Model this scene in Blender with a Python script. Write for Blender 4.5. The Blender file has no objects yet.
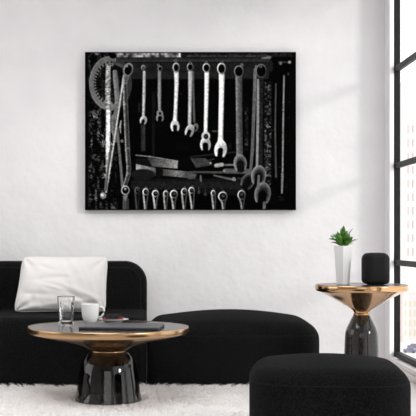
import bpy, bmesh, math, random
import numpy as np
from mathutils import Vector, Matrix
random.seed(7)
RNG = np.random.default_rng(11)
SC = bpy.context.scene
COL = SC.collection

# ------------------------------------------------------------------ camera, world, lights, exposure
F = 1060.0            # focal length in pixels of the 416 px frame
VX, VY = 153.0, 239.0  # where the room's depth lines meet in the photograph
EYE = 0.765
cam_d = bpy.data.cameras.new('camera')
cam = bpy.data.objects.new('camera', cam_d)
COL.objects.link(cam)
cam.location = (0, 0, EYE)
cam.rotation_euler = (math.pi / 2, 0, 0)
cam_d.sensor_width = 36
cam_d.lens = F / 416 * 36
cam_d.shift_x = (208 - VX) / 416
cam_d.shift_y = (VY - 208) / 416
cam_d.clip_end = 2000
SC.camera = cam

SC.view_settings.view_transform = 'Standard'
SC.view_settings.look = 'None'
SC.view_settings.gamma = 1
SC.view_settings.use_curve_mapping = False
SC.view_settings.exposure = 0.02

SC.cycles.max_bounces = 24
SC.cycles.diffuse_bounces = 14
SC.cycles.glossy_bounces = 6
SC.cycles.transmission_bounces = 16
SC.cycles.transparent_max_bounces = 24

world = bpy.data.worlds.new('overcast_sky')
SC.world = world
world.use_nodes = True
bg = world.node_tree.nodes['Background']
bg.inputs['Color'].default_value = (1.0, 0.982, 0.978, 1)
bg.inputs['Strength'].default_value = 1.6


def area(name, loc, rot, sx, sy, power, color):
    l = bpy.data.lights.new(name, 'AREA')
    l.shape = 'RECTANGLE'
    l.size, l.size_y = sx, sy
    l.energy = power
    l.color = color
    o = bpy.data.objects.new(name, l)
    o.location = loc
    o.rotation_euler = rot
    COL.objects.link(o)
    return o


# low hazy sun slanting in through the side windows
sun_d = bpy.data.lights.new('hazy_sun', 'SUN')
sun_d.energy = 1.15
sun_d.angle = math.radians(10)
sun_d.color = (1.0, 0.95, 0.93)
sun = bpy.data.objects.new('hazy_sun', sun_d)
COL.objects.link(sun)
sun.rotation_euler = Vector((-1.2, 1.0, -0.48)).to_track_quat('-Z', 'Y').to_euler()
sun.location = (6, -2, 4)

# added fill lamps at made-up, unseen windows: left wall, behind the camera, roof
area('fill_light_left', (-2.97, 4.75, 1.35), (0, -math.pi / 2, 0), 2.0, 2.0, 7, (1.0, 0.97, 0.97))
area('fill_light_rear', (-0.3, -1.45, 1.4), (math.pi / 2, 0, 0), 3.0, 1.9, 4, (1.0, 0.97, 0.97))
area('fill_light_roof', (-0.6, 4.1, 2.79), (0, 0, 0), 1.8, 1.9, 30, (1.0, 0.98, 0.98))

# ------------------------------------------------------------------ helpers
def P(px, py, d):
    return Vector(((px - VX) * d / F, d, EYE - (py - VY) * d / F))


def obj(name, me, mat, parent=None, loc=None, smooth=False):
    if isinstance(me, bmesh.types.BMesh):
        m = bpy.data.meshes.new(name)
        me.normal_update()
        me.to_mesh(m)
        me.free()
        me = m
    if mat is not None:
        me.materials.append(mat)
    if smooth:
        for p in me.polygons:
            p.use_smooth = True
    o = bpy.data.objects.new(name, me)
    COL.objects.link(o)
    if parent is not None:
        o.parent = parent
    if loc is not None:
        o.location = loc
    return o


def tag(o, label, cat, group=None):
    o['label'] = label
    o['category'] = cat
    if group:
        o['group'] = group
    return o


def thing(name, label, cat, loc=(0, 0, 0), rz=0, group=None):
    o = bpy.data.objects.new(name, None)
    o.empty_display_size = 0.05
    COL.objects.link(o)
    o.location = loc
    o.rotation_euler = (0, 0, rz)
    return tag(o, label, cat, group)


def struct(o):
    o['kind'] = 'structure'
    return o


def box(bm, x0, x1, y0, y1, z0, z1, bevel=0.0):
    vs = [bm.verts.new((x, y, z)) for z in (z0, z1) for y in (y0, y1) for x in (x0, x1)]
    f = [(0, 2, 3, 1), (4, 5, 7, 6), (0, 1, 5, 4), (2, 6, 7, 3), (0, 4, 6, 2), (1, 3, 7, 5)]
    fs = [bm.faces.new([vs[i] for i in q]) for q in f]
    if bevel:
        es = list({e for q in fs for e in q.edges})
        bmesh.ops.bevel(bm, geom=es, offset=bevel, segments=2, affect='EDGES', profile=0.5)
    return bm


def boxes(*bs, bevel=0.0):
    bm = bmesh.new()
    for b in bs:
        box(bm, *b, bevel=bevel)
    return bm


def smoothprof(pts, n=6):
    """Catmull-Rom through profile points."""
    out = []
    P_ = [pts[0]] + list(pts) + [pts[-1]]
    for i in range(1, len(P_) - 2):
        p0, p1, p2, p3 = [np.array(q, float) for q in P_[i - 1:i + 3]]
        for k in range(n):
            t = k / n
            out.append(tuple(0.5 * (2 * p1 + (p2 - p0) * t + (2 * p0 - 5 * p1 + 4 * p2 - p3) * t * t + (3 * p1 - p0 - 3 * p2 + p3) * t ** 3)))
    out.append(tuple(pts[-1]))
    return [(max(r, 0.0), z) for r, z in out]


def lathe(prof, n=64, cap=False):
    """Revolve (r, z) profile."""
    bm = bmesh.new()
    rings = []
    for r, z in prof:
        if r < 1e-5:
            rings.append([bm.verts.new((0, 0, z))])
        else:
            rings.append([bm.verts.new((r * math.cos(2 * math.pi * k / n), r * math.sin(2 * math.pi * k / n), z)) for k in range(n)])
    for a, b in zip(rings[:-1], rings[1:]):
        for k in range(n):
            k2 = (k + 1) % n
            if len(a) == 1 and len(b) == 1:
                continue
            if len(a) == 1:
                bm.faces.new((a[0], b[k2], b[k]))
            elif len(b) == 1:
                bm.faces.new((a[k], a[k2], b[0]))
            else:
                bm.faces.new((a[k], a[k2], b[k2], b[k]))
    bmesh.ops.recalc_face_normals(bm, faces=bm.faces)
    return bm


def tube(bm, pts, rad, n=10, closed=False):
    pts = [Vector(p) for p in pts]
    N = len(pts)
    rings = []
    up = Vector((0, 0, 1))
    for i, p in enumerate(pts):
        a = pts[(i - 1) % N] if (closed or i > 0) else p
        b = pts[(i + 1) % N] if (closed or i < N - 1) else p
        t = (b - a).normalized()
        u = t.cross(up)
        if u.length < 1e-3:
            u = t.cross(Vector((0, 1, 0)))
        u.normalize()
        v = u.cross(t)
        r = rad[i] if isinstance(rad, (list, tuple)) else rad
        rings.append([bm.verts.new(p + u * r * math.cos(2 * math.pi * k / n) + v * r * math.sin(2 * math.pi * k / n)) for k in range(n)])
    M = N if closed else N - 1
    for i in range(M):
        a, b = rings[i], rings[(i + 1) % N]
        for k in range(n):
            bm.faces.new((a[k], a[(k + 1) % n], b[(k + 1) % n], b[k]))
    if not closed:
        bm.faces.new(rings[0][::-1])
        bm.faces.new(rings[-1])
    return bm


def soft_block(hx, hy, h, r_plan, r_top, r_bot, dome=0.0, seg=12, expo=2.0, sag=0.0):
    """Upholstered block: rounded-rectangle plan (corner radius r_plan), rounded top and bottom edges, domed top.
    Base at z = 0."""
    # plan outline: rounded rectangle parametrised by n points
    def outline(inset):
        pts = []
        rr = max(r_plan - inset, 0.004)
        for cx, cy, a0 in ((1, 1, 0), (-1, 1, 90), (-1, -1, 180), (1, -1, 270)):
            for k in range(seg + 1):
                a = math.radians(a0 + 90 * k / seg)
                ca, sa = math.cos(a), math.sin(a)
                ca = math.copysign(abs(ca) ** (2 / expo), ca)
                sa = math.copysign(abs(sa) ** (2 / expo), sa)
                pts.append((cx * (hx - inset - rr) + rr * ca, cy * (hy - inset - rr) + rr * sa))
        # straight runs get extra points
        out = []
        for i in range(len(pts)):
            a, b = pts[i], pts[(i + 1) % len(pts)]
            out.append(a)
            L = math.dist(a, b)
            if i % (seg + 1) == seg:
                for k in range(1, 8):
                    t = k / 8
                    out.append((a[0] + (b[0] - a[0]) * t, a[1] + (b[1] - a[1]) * t))
        return out
    rows = []
    for k in range(7):
        a = math.pi / 2 * k / 6
        rows.append((r_bot * (1 - math.sin(a)), r_bot * (1 - math.cos(a))))
    for k in range(1, 8):
        rows.append((0.0, r_bot + (h - r_bot - r_top) * k / 8))
    for k in range(9):
        a = math.pi / 2 * k / 8
        rows.append((r_top * (1 - math.cos(a)), h - r_top + r_top * math.sin(a)))
    bm = bmesh.new()

    def dz(x, y, z):
        w = max(0.0, min(1.0, (z - (h - r_top * 1.4)) / max(r_top * 1.4, 1e-6)))
        d = dome * w * max(0, 1 - (x / hx) ** 2) * max(0, 1 - (y / hy) ** 2)
        return d
    rings = []
    for ins, z in rows:
        rings.append([bm.verts.new((x, y, z + dz(x, y, z))) for x, y in outline(ins)])
    base = outline(r_top)
    for s in (0.82, 0.64, 0.46, 0.28, 0.12):
        rings.append([bm.verts.new((x * s, y * s, h + dz(x * s, y * s, h))) for x, y in base])
    n = len(rings[0])
    for a, b in zip(rings[:-1], rings[1:]):
        for k in range(n):
            bm.faces.new((a[k], a[(k + 1) % n], b[(k + 1) % n], b[k]))
    bm.faces.new(rings[-1])
    bm.faces.new(rings[0][::-1])
    return bm, outline


# ------------------------------------------------------------------ materials
def mat(name, color, rough=0.5, metal=0.0, **kw):
    m = bpy.data.materials.new(name)
    m.use_nodes = True
    b = m.node_tree.nodes['Principled BSDF']
    b.inputs['Base Color'].default_value = (*color, 1)
    b.inputs['Roughness'].default_value = rough
    b.inputs['Metallic'].default_value = metal
    for k, v in kw.items():
        b.inputs[k.replace('_', ' ')].default_value = v
    return m


def noise_bump(m, scale, strength, dist=0.01, detail=6, coord='Object', col=None, cscale=None):
    nt = m.node_tree
    b = nt.nodes['Principled BSDF']
    tc = nt.nodes.new('ShaderNodeTexCoord')
    n = nt.nodes.new('ShaderNodeTexNoise')
    n.inputs['Scale'].default_value = scale
    n.inputs['Detail'].default_value = detail
    bu = nt.nodes.new('ShaderNodeBump')
    bu.inputs['Strength'].default_value = strength
    bu.inputs['Distance'].default_value = dist
    nt.links.new(tc.outputs[coord], n.inputs['Vector'])
    nt.links.new(n.outputs['Fac'], bu.inputs['Height'])
    nt.links.new(bu.outputs['Normal'], b.inputs['Normal'])
    if col:
        n2 = nt.nodes.new('ShaderNodeTexNoise')
        n2.inputs['Scale'].default_value = cscale or scale
        n2.inputs['Detail'].default_value = 5
        r = nt.nodes.new('ShaderNodeValToRGB')
        r.color_ramp.elements[0].position = 0.35
        r.color_ramp.elements[1].position = 0.65
        r.color_ramp.elements[0].color = (*col[0], 1)
        r.color_ramp.elements[1].color = (*col[1], 1)
        nt.links.new(tc.outputs[coord], n2.inputs['Vector'])
        nt.links.new(n2.outputs['Fac'], r.inputs['Fac'])
        nt.links.new(r.outputs['Color'], b.inputs['Base Color'])
    return m


M_WALL = noise_bump(mat('white_plaster', (0.86, 0.84, 0.84), 0.85), 14, 0.25, 0.02, 8,
                    col=((0.83, 0.812, 0.825), (0.865, 0.85, 0.86)), cscale=5)
M_CEIL = mat('ceiling_grey', (0.4, 0.39, 0.39), 0.9)  # unseen ceiling, kept dark to cut bounced light
M_SIDE = mat('low_bounce_grey', (0.42, 0.41, 0.41), 0.9)  # unseen left and rear walls, greyed to cut bounced light
M_FLOOR = noise_bump(mat('pale_floor', (0.80, 0.77, 0.76), 0.45), 30, 0.1, 0.004, 4,
                     col=((0.78, 0.75, 0.74), (0.83, 0.80, 0.79)), cscale=3)
M_TRIM = mat('trim_paint', (0.84, 0.81, 0.79), 0.4)
M_FRAME = mat('black_window_metal', (0.010, 0.0095, 0.0095), 0.5, Specular_IOR_Level=0.25)
M_FABRIC = noise_bump(mat('black_boucle', (0.010, 0.010, 0.0105), 1.0), 230, 0.8, 0.006, 3,
                      col=((0.0015, 0.0015, 0.0016), (0.012, 0.012, 0.0124)), cscale=170)
_b = M_FABRIC.node_tree.nodes['Principled BSDF']
_b.inputs['Specular IOR Level'].default_value = 0.1
_b.inputs['Sheen Weight'].default_value = 0.012
_b.inputs['Sheen Roughness'].default_value = 0.5
M_PIPE = mat('black_piping', (0.011, 0.011, 0.011), 0.9, Specular_IOR_Level=0.2)
M_PILLOW = noise_bump(mat('white_cotton', (0.83, 0.81, 0.80), 0.95), 420, 0.25, 0.002, 2)
M_BRASS = mat('polished_brass', (0.63, 0.38, 0.195), 0.14, 1.0)
M_BRASS_DULL = mat('brushed_brass', (0.52, 0.33, 0.175), 0.22, 1.0)
M_TOP = mat('black_glass_top', (0.035, 0.036, 0.039), 0.22)
M_SPEAKER = noise_bump(mat('black_mesh_fabric', (0.009, 0.009, 0.0095), 0.8, Specular_IOR_Level=0.25), 700, 0.5, 0.002, 1)
M_BLACKPL = mat('black_plastic', (0.012, 0.012, 0.013), 0.35)
M_CERAMIC = mat('white_ceramic', (0.86, 0.85, 0.84), 0.2)
M_POT = mat('white_pot_glaze', (0.84, 0.83, 0.83), 0.35)
M_SOIL = noise_bump(mat('potting_soil', (0.03, 0.02, 0.012), 1.0), 200, 1.0, 0.01)
M_COFFEE = mat('coffee_surface', (0.02, 0.008, 0.004), 0.15)
M_LEAF = noise_bump(mat('green_leaf', (0.07, 0.19, 0.03), 0.4), 60, 0.2, 0.002, 3,
                    col=((0.02, 0.10, 0.010), (0.16, 0.36, 0.055)), cscale=28)
M_BERRY = mat('dark_berry', (0.012, 0.006, 0.010), 0.25)
M_REDBERRY = mat('red_berry', (0.30, 0.008, 0.014), 0.3)
M_SLATE = mat('charcoal_case', (0.075, 0.076, 0.080), 0.4)
M_SLATE_E = mat('charcoal_case_edge', (0.020, 0.021, 0.023), 0.5)
M_RUGBASE = mat('rug_backing', (0.93, 0.92, 0.91), 1.0)
M_RUG = mat('white_wool', (0.975, 0.968, 0.964), 0.9, Specular_IOR_Level=0.1)
_nt = M_RUG.node_tree
_tr = _nt.nodes.new('ShaderNodeBsdfTranslucent')      # wool lets light through
_tr.inputs['Color'].default_value = (0.975, 0.968, 0.964, 1)
_mx = _nt.nodes.new('ShaderNodeMixShader')
_mx.inputs[0].default_value = 0.45
_nt.links.new(_nt.nodes['Principled BSDF'].outputs[0], _mx.inputs[1])
_nt.links.new(_tr.outputs[0], _mx.inputs[2])
_nt.links.new(_mx.outputs[0], _nt.nodes['Material Output'].inputs['Surface'])


def glass_mat(name, color, ior=1.45, rough=0.0):
    m = bpy.data.materials.new(name)
    m.use_nodes = True
    nt = m.node_tree
    nt.nodes.clear()
    out = nt.nodes.new('ShaderNodeOutputMaterial')
    g = nt.nodes.new('ShaderNodeBsdfGlass')
    g.inputs['Color'].default_value = (*color, 1)
    g.inputs['IOR'].default_value = ior
    g.inputs['Roughness'].default_value = rough
    nt.links.new(g.outputs[0], out.inputs['Surface'])
    return m


def sheet_glass(name, tint, ior=1.5, rough=0.02):
    """Thin tinted sheet: clear through, mirror by Fresnel."""
    m = bpy.data.materials.new(name)
    m.use_nodes = True
    nt = m.node_tree
    nt.nodes.clear()
    out = nt.nodes.new('ShaderNodeOutputMaterial')
    t = nt.nodes.new('ShaderNodeBsdfTransparent')
    t.inputs['Color'].default_value = (*tint, 1)
    g = nt.nodes.new('ShaderNodeBsdfGlossy')
    g.inputs['Roughness'].default_value = rough
    fr = nt.nodes.new('ShaderNodeFresnel')
    fr.inputs['IOR'].default_value = ior
    mx = nt.nodes.new('ShaderNodeMixShader')
    ge = nt.nodes.new('ShaderNodeNewGeometry')
    mu = nt.nodes.new('ShaderNodeMath')
    mu.operation = 'MULTIPLY_ADD'          # only the face turned to the ray mirrors
    mu.inputs[1].default_value = -1.0
    mu.inputs[2].default_value = 1.0
    m2 = nt.nodes.new('ShaderNodeMath')
    m2.operation = 'MULTIPLY'
    nt.links.new(ge.outputs['Backfacing'], mu.inputs[0])
    nt.links.new(fr.outputs[0], m2.inputs[0])
    nt.links.new(mu.outputs[0], m2.inputs[1])
    nt.links.new(m2.outputs[0], mx.inputs[0])
    nt.links.new(t.outputs[0], mx.inputs[1])
    nt.links.new(g.outputs[0], mx.inputs[2])
    nt.links.new(mx.outputs[0], out.inputs['Surface'])
    return m


M_GLASS = glass_mat('clear_glass', (1.0, 1.0, 1.0), 1.5)
M_WATER = glass_mat('water', (1.0, 1.0, 1.0), 1.33)
M_PANE = sheet_glass('window_pane_glass', (0.97, 0.98, 0.98), 1.15)
M_SMOKE = sheet_glass('smoked_glass', (0.41, 0.40, 0.39), 1.6, 0.02)

# ------------------------------------------------------------------ the room
WB = 6.40             # back wall
WR = 1.40             # right wall
ZC = 2.75
XL, YR = -3.0, -1.5
struct(obj('floor', boxes((XL, WR + 0.067, YR, WB + 0.2, -0.15, 0.0)), M_FLOOR))
RX, RY = (-1.55, 0.35), (3.1, 5.1)     # made-up roof window, added to brighten the rug and back wall
struct(obj('ceiling', boxes((XL, RX[0], YR, WB + 0.2, ZC, ZC + 0.15), (RX[1], WR + 0.067, YR, WB + 0.2, ZC, ZC + 0.15),
                            (RX[0], RX[1], YR, RY[0], ZC, ZC + 0.15), (RX[0], RX[1], RY[1], WB + 0.2, ZC, ZC + 0.15)), M_CEIL))
w5 = bpy.data.objects.new('added_window_5', None)  # made-up roof window around the added fill lamp
COL.objects.link(w5)
struct(w5)
struct(obj('window_frame', boxes((RX[0], RX[0] + 0.04, RY[0], RY[1], ZC + 0.06, ZC + 0.12), (RX[1] - 0.04, RX[1], RY[0], RY[1], ZC + 0.06, ZC + 0.12),
                                 (RX[0] + 0.04, RX[1] - 0.04, RY[0], RY[0] + 0.04, ZC + 0.06, ZC + 0.12), (RX[0] + 0.04, RX[1] - 0.04, RY[1] - 0.04, RY[1], ZC + 0.06, ZC + 0.12)), M_FRAME, w5))
struct(obj('pane', boxes((RX[0] + 0.04, RX[1] - 0.04, RY[0] + 0.04, RY[1] - 0.04, ZC + 0.08, ZC + 0.09)), M_PANE, w5))
struct(obj('wall_back', boxes((XL, WR + 0.067, WB, WB + 0.2, 0.0, ZC)), M_WALL))
LY0, LY1 = 3.7, 5.8     # unseen left-wall window, added to brighten the left of the back wall
struct(obj('wall_left', boxes((XL - 0.06, XL, YR, LY0, 0.0, ZC), (XL - 0.06, XL, LY1, WB + 0.2, 0.0, ZC),
                              (XL - 0.06, XL, LY0, LY1, 0.0, 0.3), (XL - 0.06, XL, LY0, LY1, 2.4, ZC)), M_SIDE))
# right wall with two tall window openings
WY0, WY1 = 4.40, 6.27   # the window in view
VY0, VY1 = 1.0, 4.2     # the window nearer the camera
SILL = 0.058
HEAD = 2.5
struct(obj('wall_right', boxes((WR, WR + 0.067, VY1, WY0, 0, ZC), (WR, WR + 0.067, YR, VY0, 0, ZC),
                               (WR, WR + 0.067, WY0, WY1 - 0.002, 0, SILL), (WR, WR + 0.067, VY0, VY1, 0, SILL),
                               (WR, WR + 0.067, WY0, WY1 - 0.002, HEAD, ZC), (WR, WR + 0.067, VY0, VY1, HEAD, ZC)), M_WALL))
bm = bmesh.new()
pl = [(WR, WY1 - 0.002), (WR + 0.032, WY1 + 0.030), (WR + 0.032, WY1 + 0.067), (WR + 0.067, WY1 + 0.067), (WR + 0.067, WB), (WR, WB)]
lo_, hi_ = [bm.verts.new((x, y, 0)) for x, y in pl], [bm.verts.new((x, y, ZC)) for x, y in pl]
for k in range(6):
    bm.faces.new((lo_[k], lo_[(k + 1) % 6], hi_[(k + 1) % 6], hi_[k]))
bm.faces.new(lo_[::-1])
bm.faces.new(hi_)
bmesh.ops.recalc_face_normals(bm, faces=bm.faces)
struct(obj('wall_right_pier', bm, M_WALL))
# rear wall behind the camera, with a window added for fill light
struct(obj('wall_rear', boxes((XL, -1.8, YR - 0.2, YR, 0, ZC), (1.2, WR + 0.067, YR - 0.2, YR, 0, ZC),
                              (-1.8, 1.2, YR - 0.2, YR, 0, 0.4), (-1.8, 1.2, YR - 0.2, YR, 2.4, ZC)), M_SIDE))
# low sill ledge and skirting under the window in view
struct(obj('trim_1', boxes((WR - 0.008, WR + 0.031, 4.405, WY1 - 0.002, SILL - 0.02, SILL + 0.006), bevel=0.004), M_TRIM))
struct(obj('baseboard_right', boxes((WR - 0.010, WR, 4.3, WB, 0.0, SILL - 0.022), bevel=0.003), M_TRIM))


def window(name, y0, y1, z0, z1, mull, zs, xf):
    """Black metal window in the right wall: frame, horizontal bars, panes."""
    root = bpy.data.objects.new(name, None)
    COL.objects.link(root)
    struct(root)
    th = 0.034
    w = 0.036
    bz = 0.032
    struct(obj('window_frame', boxes((xf, xf + th, y1 - w, y1, z0, z1), (xf, xf + th, y0, y0 + w, z0, z1),
                                     (xf, xf + th, y0 + w, y1 - w, z0, z0 + bz), (xf, xf + th, y0 + w, y1 - w, z1 - 0.05, z1),
                                     *[(xf, xf + th, y - 0.03, y + 0.03, z0 + bz, z1 - 0.05) for y in mull], bevel=0.002), M_FRAME, root))
    edges = [y0 + w] + sorted(mull) + [y1 - w]
    for a, b in zip(edges[:-1], edges[1:]):
        lo = a + (0.03 if a in mull else 0)
        hi = b - (0.03 if b in mull else 0)
        for z in zs:
            struct(obj('window_bar', boxes((xf + 0.001, xf + 0.026, lo, hi, z - bz / 2, z + bz / 2), bevel=0.002), M_FRAME, root))
        lv = [z0 + bz] + [z for z in zs] + [z1 - 0.05]
        for za, zb in zip(lv[:-1], lv[1:]):
            struct(obj('pane', boxes((xf + 0.020, xf + 0.024, lo, hi, za, zb)), M_PANE, root))
    return root


BARS = [EYE - (263.2 - VY) * 6.145 / F, EYE - (163.8 - VY) * 6.145 / F, EYE - (64.8 - VY) * 6.145 / F, EYE - (-34 - VY) * 6.145 / F]
window('window_1', WY0, WY1 + 0.066, SILL + 0.006, HEAD, [], [b for b in BARS if b < HEAD - 0.1], 1.436)
window('window_2', VY0, VY1, SILL + 0.006, HEAD, [2.1, 3.0], [b for b in BARS if b < HEAD - 0.1], 1.432)
w3 = bpy.data.objects.new('added_window_3', None)  # made-up window for the fill lamp behind the camera
COL.objects.link(w3)
struct(w3)
struct(obj('window_frame', boxes((-1.8, 1.2, YR - 0.1, YR - 0.05, 0.4, 0.45), (-1.8, 1.2, YR - 0.1, YR - 0.05, 2.35, 2.4),
                                 (-1.8, -1.75, YR - 0.1, YR - 0.05, 0.45, 2.35), (1.15, 1.2, YR - 0.1, YR - 0.05, 0.45, 2.35),
                                 (-0.325, -0.275, YR - 0.1, YR - 0.05, 0.45, 2.35), bevel=0.002), M_FRAME, w3))
struct(obj('pane', boxes((-1.75, -0.325, YR - 0.08, YR - 0.075, 0.45, 2.35)), M_PANE, w3))
struct(obj('pane', boxes((-0.275, 1.15, YR - 0.08, YR - 0.075, 0.45, 2.35)), M_PANE, w3))

w4 = bpy.data.objects.new('added_window_4', None)  # made-up window for the fill lamp on the left
COL.objects.link(w4)
struct(w4)
struct(obj('window_frame', boxes((XL - 0.05, XL - 0.01, LY0, LY0 + 0.05, 0.3, 2.4), (XL - 0.05, XL - 0.01, LY1 - 0.05, LY1, 0.3, 2.4),
                                 (XL - 0.05, XL - 0.01, LY0 + 0.05, LY1 - 0.05, 0.3, 0.35), (XL - 0.05, XL - 0.01, LY0 + 0.05, LY1 - 0.05, 2.35, 2.4), bevel=0.002), M_FRAME, w4))
struct(obj('pane', boxes((XL - 0.035, XL - 0.03, LY0 + 0.05, LY1 - 0.05, 0.35, 2.35)), M_PANE, w4))

# ------------------------------------------------------------------ outside: pale city seen through the glass
M_FAC = mat('pale_facade', (0.80, 0.79, 0.77), 0.9)
M_FAC2 = mat('pale_pink_facade', (0.80, 0.66, 0.64), 0.9)
M_WIN_O = mat('facade_window', (0.56, 0.46, 0.46), 0.6)
M_WIN_Y = mat('facade_window_sand', (0.60, 0.57, 0.47), 0.6)
M_STREET = mat('street_concrete', (0.8, 0.8, 0.8), 0.9)
M_CAR = mat('car_paint', (0.16, 0.15, 0.24), 0.4)
GZ = -37.0
struct(obj('street', boxes((-50, 500, 60, 900, GZ - 0.5, GZ)), M_STREET))


def tower(name, label, x, y, w, d, h, fm, wm, cols, rows, ww, wh, z_lo, z_hi):
    t = thing(name, label, 'building', (x, y, GZ))
    obj('facade', boxes((0, w, 0, d, 0, h)), fm, t)
    obj('parapet', boxes((-0.4, w + 0.4, -0.4, d + 0.4, h, h + 1.0)), fm, t)
    first = None
    for i in range(cols):
        for j in range(rows):
            cx = w * (i + 0.5) / cols
            cz = z_lo + (z_hi - z_lo) * (j + 0.5) / rows
            if first is None:
                first = obj('facade_window', boxes((-ww / 2, ww / 2, -0.12, 0.05, -wh / 2, wh / 2)), wm, t, (cx, 0, cz))
            else:
                c = first.copy()
                c.location = (cx, 0, cz)
                c.parent = t
                COL.objects.link(c)


tower('street_tower', 'tall pale tower seen through the upper window panes', 100.2, 420, 7.2, 20, 100, M_FAC, M_WIN_O, 4, 10, 0.8, 3.2, 30, 84)
tower('street_building', 'lower pinkish building seen through the bottom window pane', 91.0, 385, 6.5, 18, 18, M_FAC2, M_WIN_Y, 4, 4, 0.8, 2.4, 2, 16)


def make_car(label, x, y, rz):
    t = thing('car', label, 'car', (x, y, GZ), rz, 'cars parked in the street')
    bm, _ = soft_block(0.9, 2.1, 0.95, 0.3, 0.2, 0.1)
    obj('body', bm, M_CAR, t, (0, 0, 0.3), True)
    bm, _ = soft_block(0.75, 1.1, 0.6, 0.3, 0.2, 0.05)
    obj('cabin', bm, M_CAR, t, (0, -0.1, 1.2), True)
    for sx in (-0.85, 0.85):
        for sy in (-1.3, 1.3):
            wb = lathe([(0, -0.1), (0.32, -0.1), (0.32, 0.1), (0, 0.1)], 16)
            w = obj('wheel', wb, M_BLACKPL, t, (sx, sy, 0.32))
            w.rotation_euler = (0, math.pi / 2, 0)


make_car('dark car far below the window, nearest the window post', 85.3, 352, 1.1)
make_car('dark car far below the window, farther from the window post', 89.5, 364, 1.1)

# ------------------------------------------------------------------ canvas picture
#PRINT_START
def build_print():
    X0, Y0, W, H, S = 85.0, 52.0, 211.0, 158.0, 3
    nx, ny = int(W * S) + 1, int(H * S) + 1
    gx, gy = np.meshgrid(X0 + np.arange(nx) / S, Y0 + np.arange(ny) / S)
    A = np.full((ny, nx), 9.0)
    rng = np.random.default_rng(5)

    def vnoise(sc, sy=None, seed=0):
        sy = sy or sc
        r = np.random.default_rng(seed)
        g = r.random((int(H / sy) + 4, int(W / sc) + 4))
        u, v = (gx - X0) / sc, (gy - Y0) / sy
        i, j = v.astype(int), u.astype(int)
        fu, fv = u - j, v - i
        fu, fv = fu * fu * (3 - 2 * fu), fv * fv * (3 - 2 * fv)
        return (g[i, j] * (1 - fu) + g[i, j + 1] * fu) * (1 - fv) + (g[i + 1, j] * (1 - fu) + g[i + 1, j + 1] * fu) * fv
    n1, n2, n4, n8 = vnoise(1.1, seed=1), vnoise(2.2, seed=2), vnoise(4.5, seed=3), vnoise(9, seed=4)
    grain = (n1 - 0.5) * 0.55 + (n2 - 0.5) * 0.45

    def put(mask, val, tex=0.0):
        nonlocal A
        v = val * (1 + tex * grain * 1.0)
        A = A * (1 - mask) + v * mask

    def cov(sd, soft=0.45):
        return np.clip(0.5 - sd / (2 * soft), 0, 1)

    def stroke(p, q, r0, r1, val, edge=0.0, tex=0.25, soft=0.45, side=0.0):
        """Tapered rod from p to q: lit across its width (edge > 0 brightens the rim; side > 0 the left)."""
        dx, dy = q[0] - p[0], q[1] - p[1]
        L2 = dx * dx + dy * dy
        t = np.clip(((gx - p[0]) * dx + (gy - p[1]) * dy) / L2, 0, 1)
        ax, ay = gx - p[0] - t * dx, gy - p[1] - t * dy
        d = np.hypot(ax, ay)
        r = r0 + (r1 - r0) * t
        u = np.clip(d / np.maximum(r, 0.1), 0, 1)
        s = np.clip(ax / np.maximum(r, 0.1), -1, 1)
        v = val * (1 + edge * (u ** 2 - 0.4) - side * s)
        put(cov(d - r, soft), v, tex)

    def path(pts, val, **k):
        for a, b in zip(pts[:-1], pts[1:]):
            stroke(a[:2], b[:2], a[2], b[2], val, **k)

    def ell(c, rx, ry, val, tex=0.2, soft=0.45, rot=0.0):
        x, y = gx - c[0], gy - c[1]
        if rot:
            x, y = x * math.cos(rot) + y * math.sin(rot), -x * math.sin(rot) + y * math.cos(rot)
        d = (np.hypot(x / rx, y / ry) - 1) * min(rx, ry)
        put(cov(d, soft), val, tex)

    def ring(c, rx, ry, w, val, hole=8, lit=0.3, tex=0.2, rot=0.0):
        x, y = gx - c[0], gy - c[1]
        if rot:
            x, y = x * math.cos(rot) + y * math.sin(rot), -x * math.sin(rot) + y * math.cos(rot)
        q = np.hypot(x / rx, y / ry)
        d = (q - 1) * min(rx, ry)
        if hole is not None:
            put(cov(d + w * 0.7), hole)
        m = cov(np.abs(d + w / 2) - w / 2)
        put(m, val * (1 + lit * (-(x / rx) * 0.6 - (y / ry) * 0.5)), tex)

    def poly(pts, val, tex=0.2, soft=0.4):
        sd = np.full_like(gx, -1e9)
        area = sum(a[0] * b[1] - b[0] * a[1] for a, b in zip(pts, pts[1:] + pts[:1]))
        s = 1 if area > 0 else -1
        for a, b in zip(pts, pts[1:] + pts[:1]):
            ex, ey = b[0] - a[0], b[1] - a[1]
            L = math.hypot(ex, ey)
            sd = np.maximum(sd, s * ((gx - a[0]) * ey - (gy - a[1]) * ex) / L)
        v = val if not callable(val) else val(gx, gy)
        put(cov(sd, soft), v, tex)

    def jaw(c, r, val, ang=0.0, gap=0.42, depth=1.0, tex=0.2, hole=8, ry=None, lit=0.25):
        """Open-ended spanner head: disc with a slot towards ang (0 = down)."""
        x, y = gx - c[0], gy - c[1]
        ca, sa = math.cos(ang), math.sin(ang)
        u, v = x * ca - y * sa, x * sa + y * ca      # v along the slot
        ry = (ry or r * 1.12) * 1.14
        d = (np.hypot(u / r, v / ry) - 1) * r
        slot = np.maximum(np.abs(u) - gap * r, -(v + 0.05 * r))
        slot = np.minimum(slot, np.hypot(u, v - 0.12 * r) - gap * r * 1.05)
        tip = v - ry * 0.74
        body = np.maximum(np.maximum(d, -slot), tip)
        put(cov(np.maximum(d, slot)), hole)
        q = np.clip(np.hypot(u / r, v / ry), 0, 1)
        put(cov(body), val * (1 + lit * (q ** 2 - 0.5) - 0.2 * u / r), tex)

    def band(x0, x1, y0, y1, val, tex=0.3, soft=0.5):
        d = np.maximum(np.maximum(x0 - gx, gx - x1), np.maximum(y0 - gy, gy - y1))
        put(cov(d, soft), val, tex)

    # -- back board and rusty plate at the left
    ns = vnoise(2.2, 7, seed=9)
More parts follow.
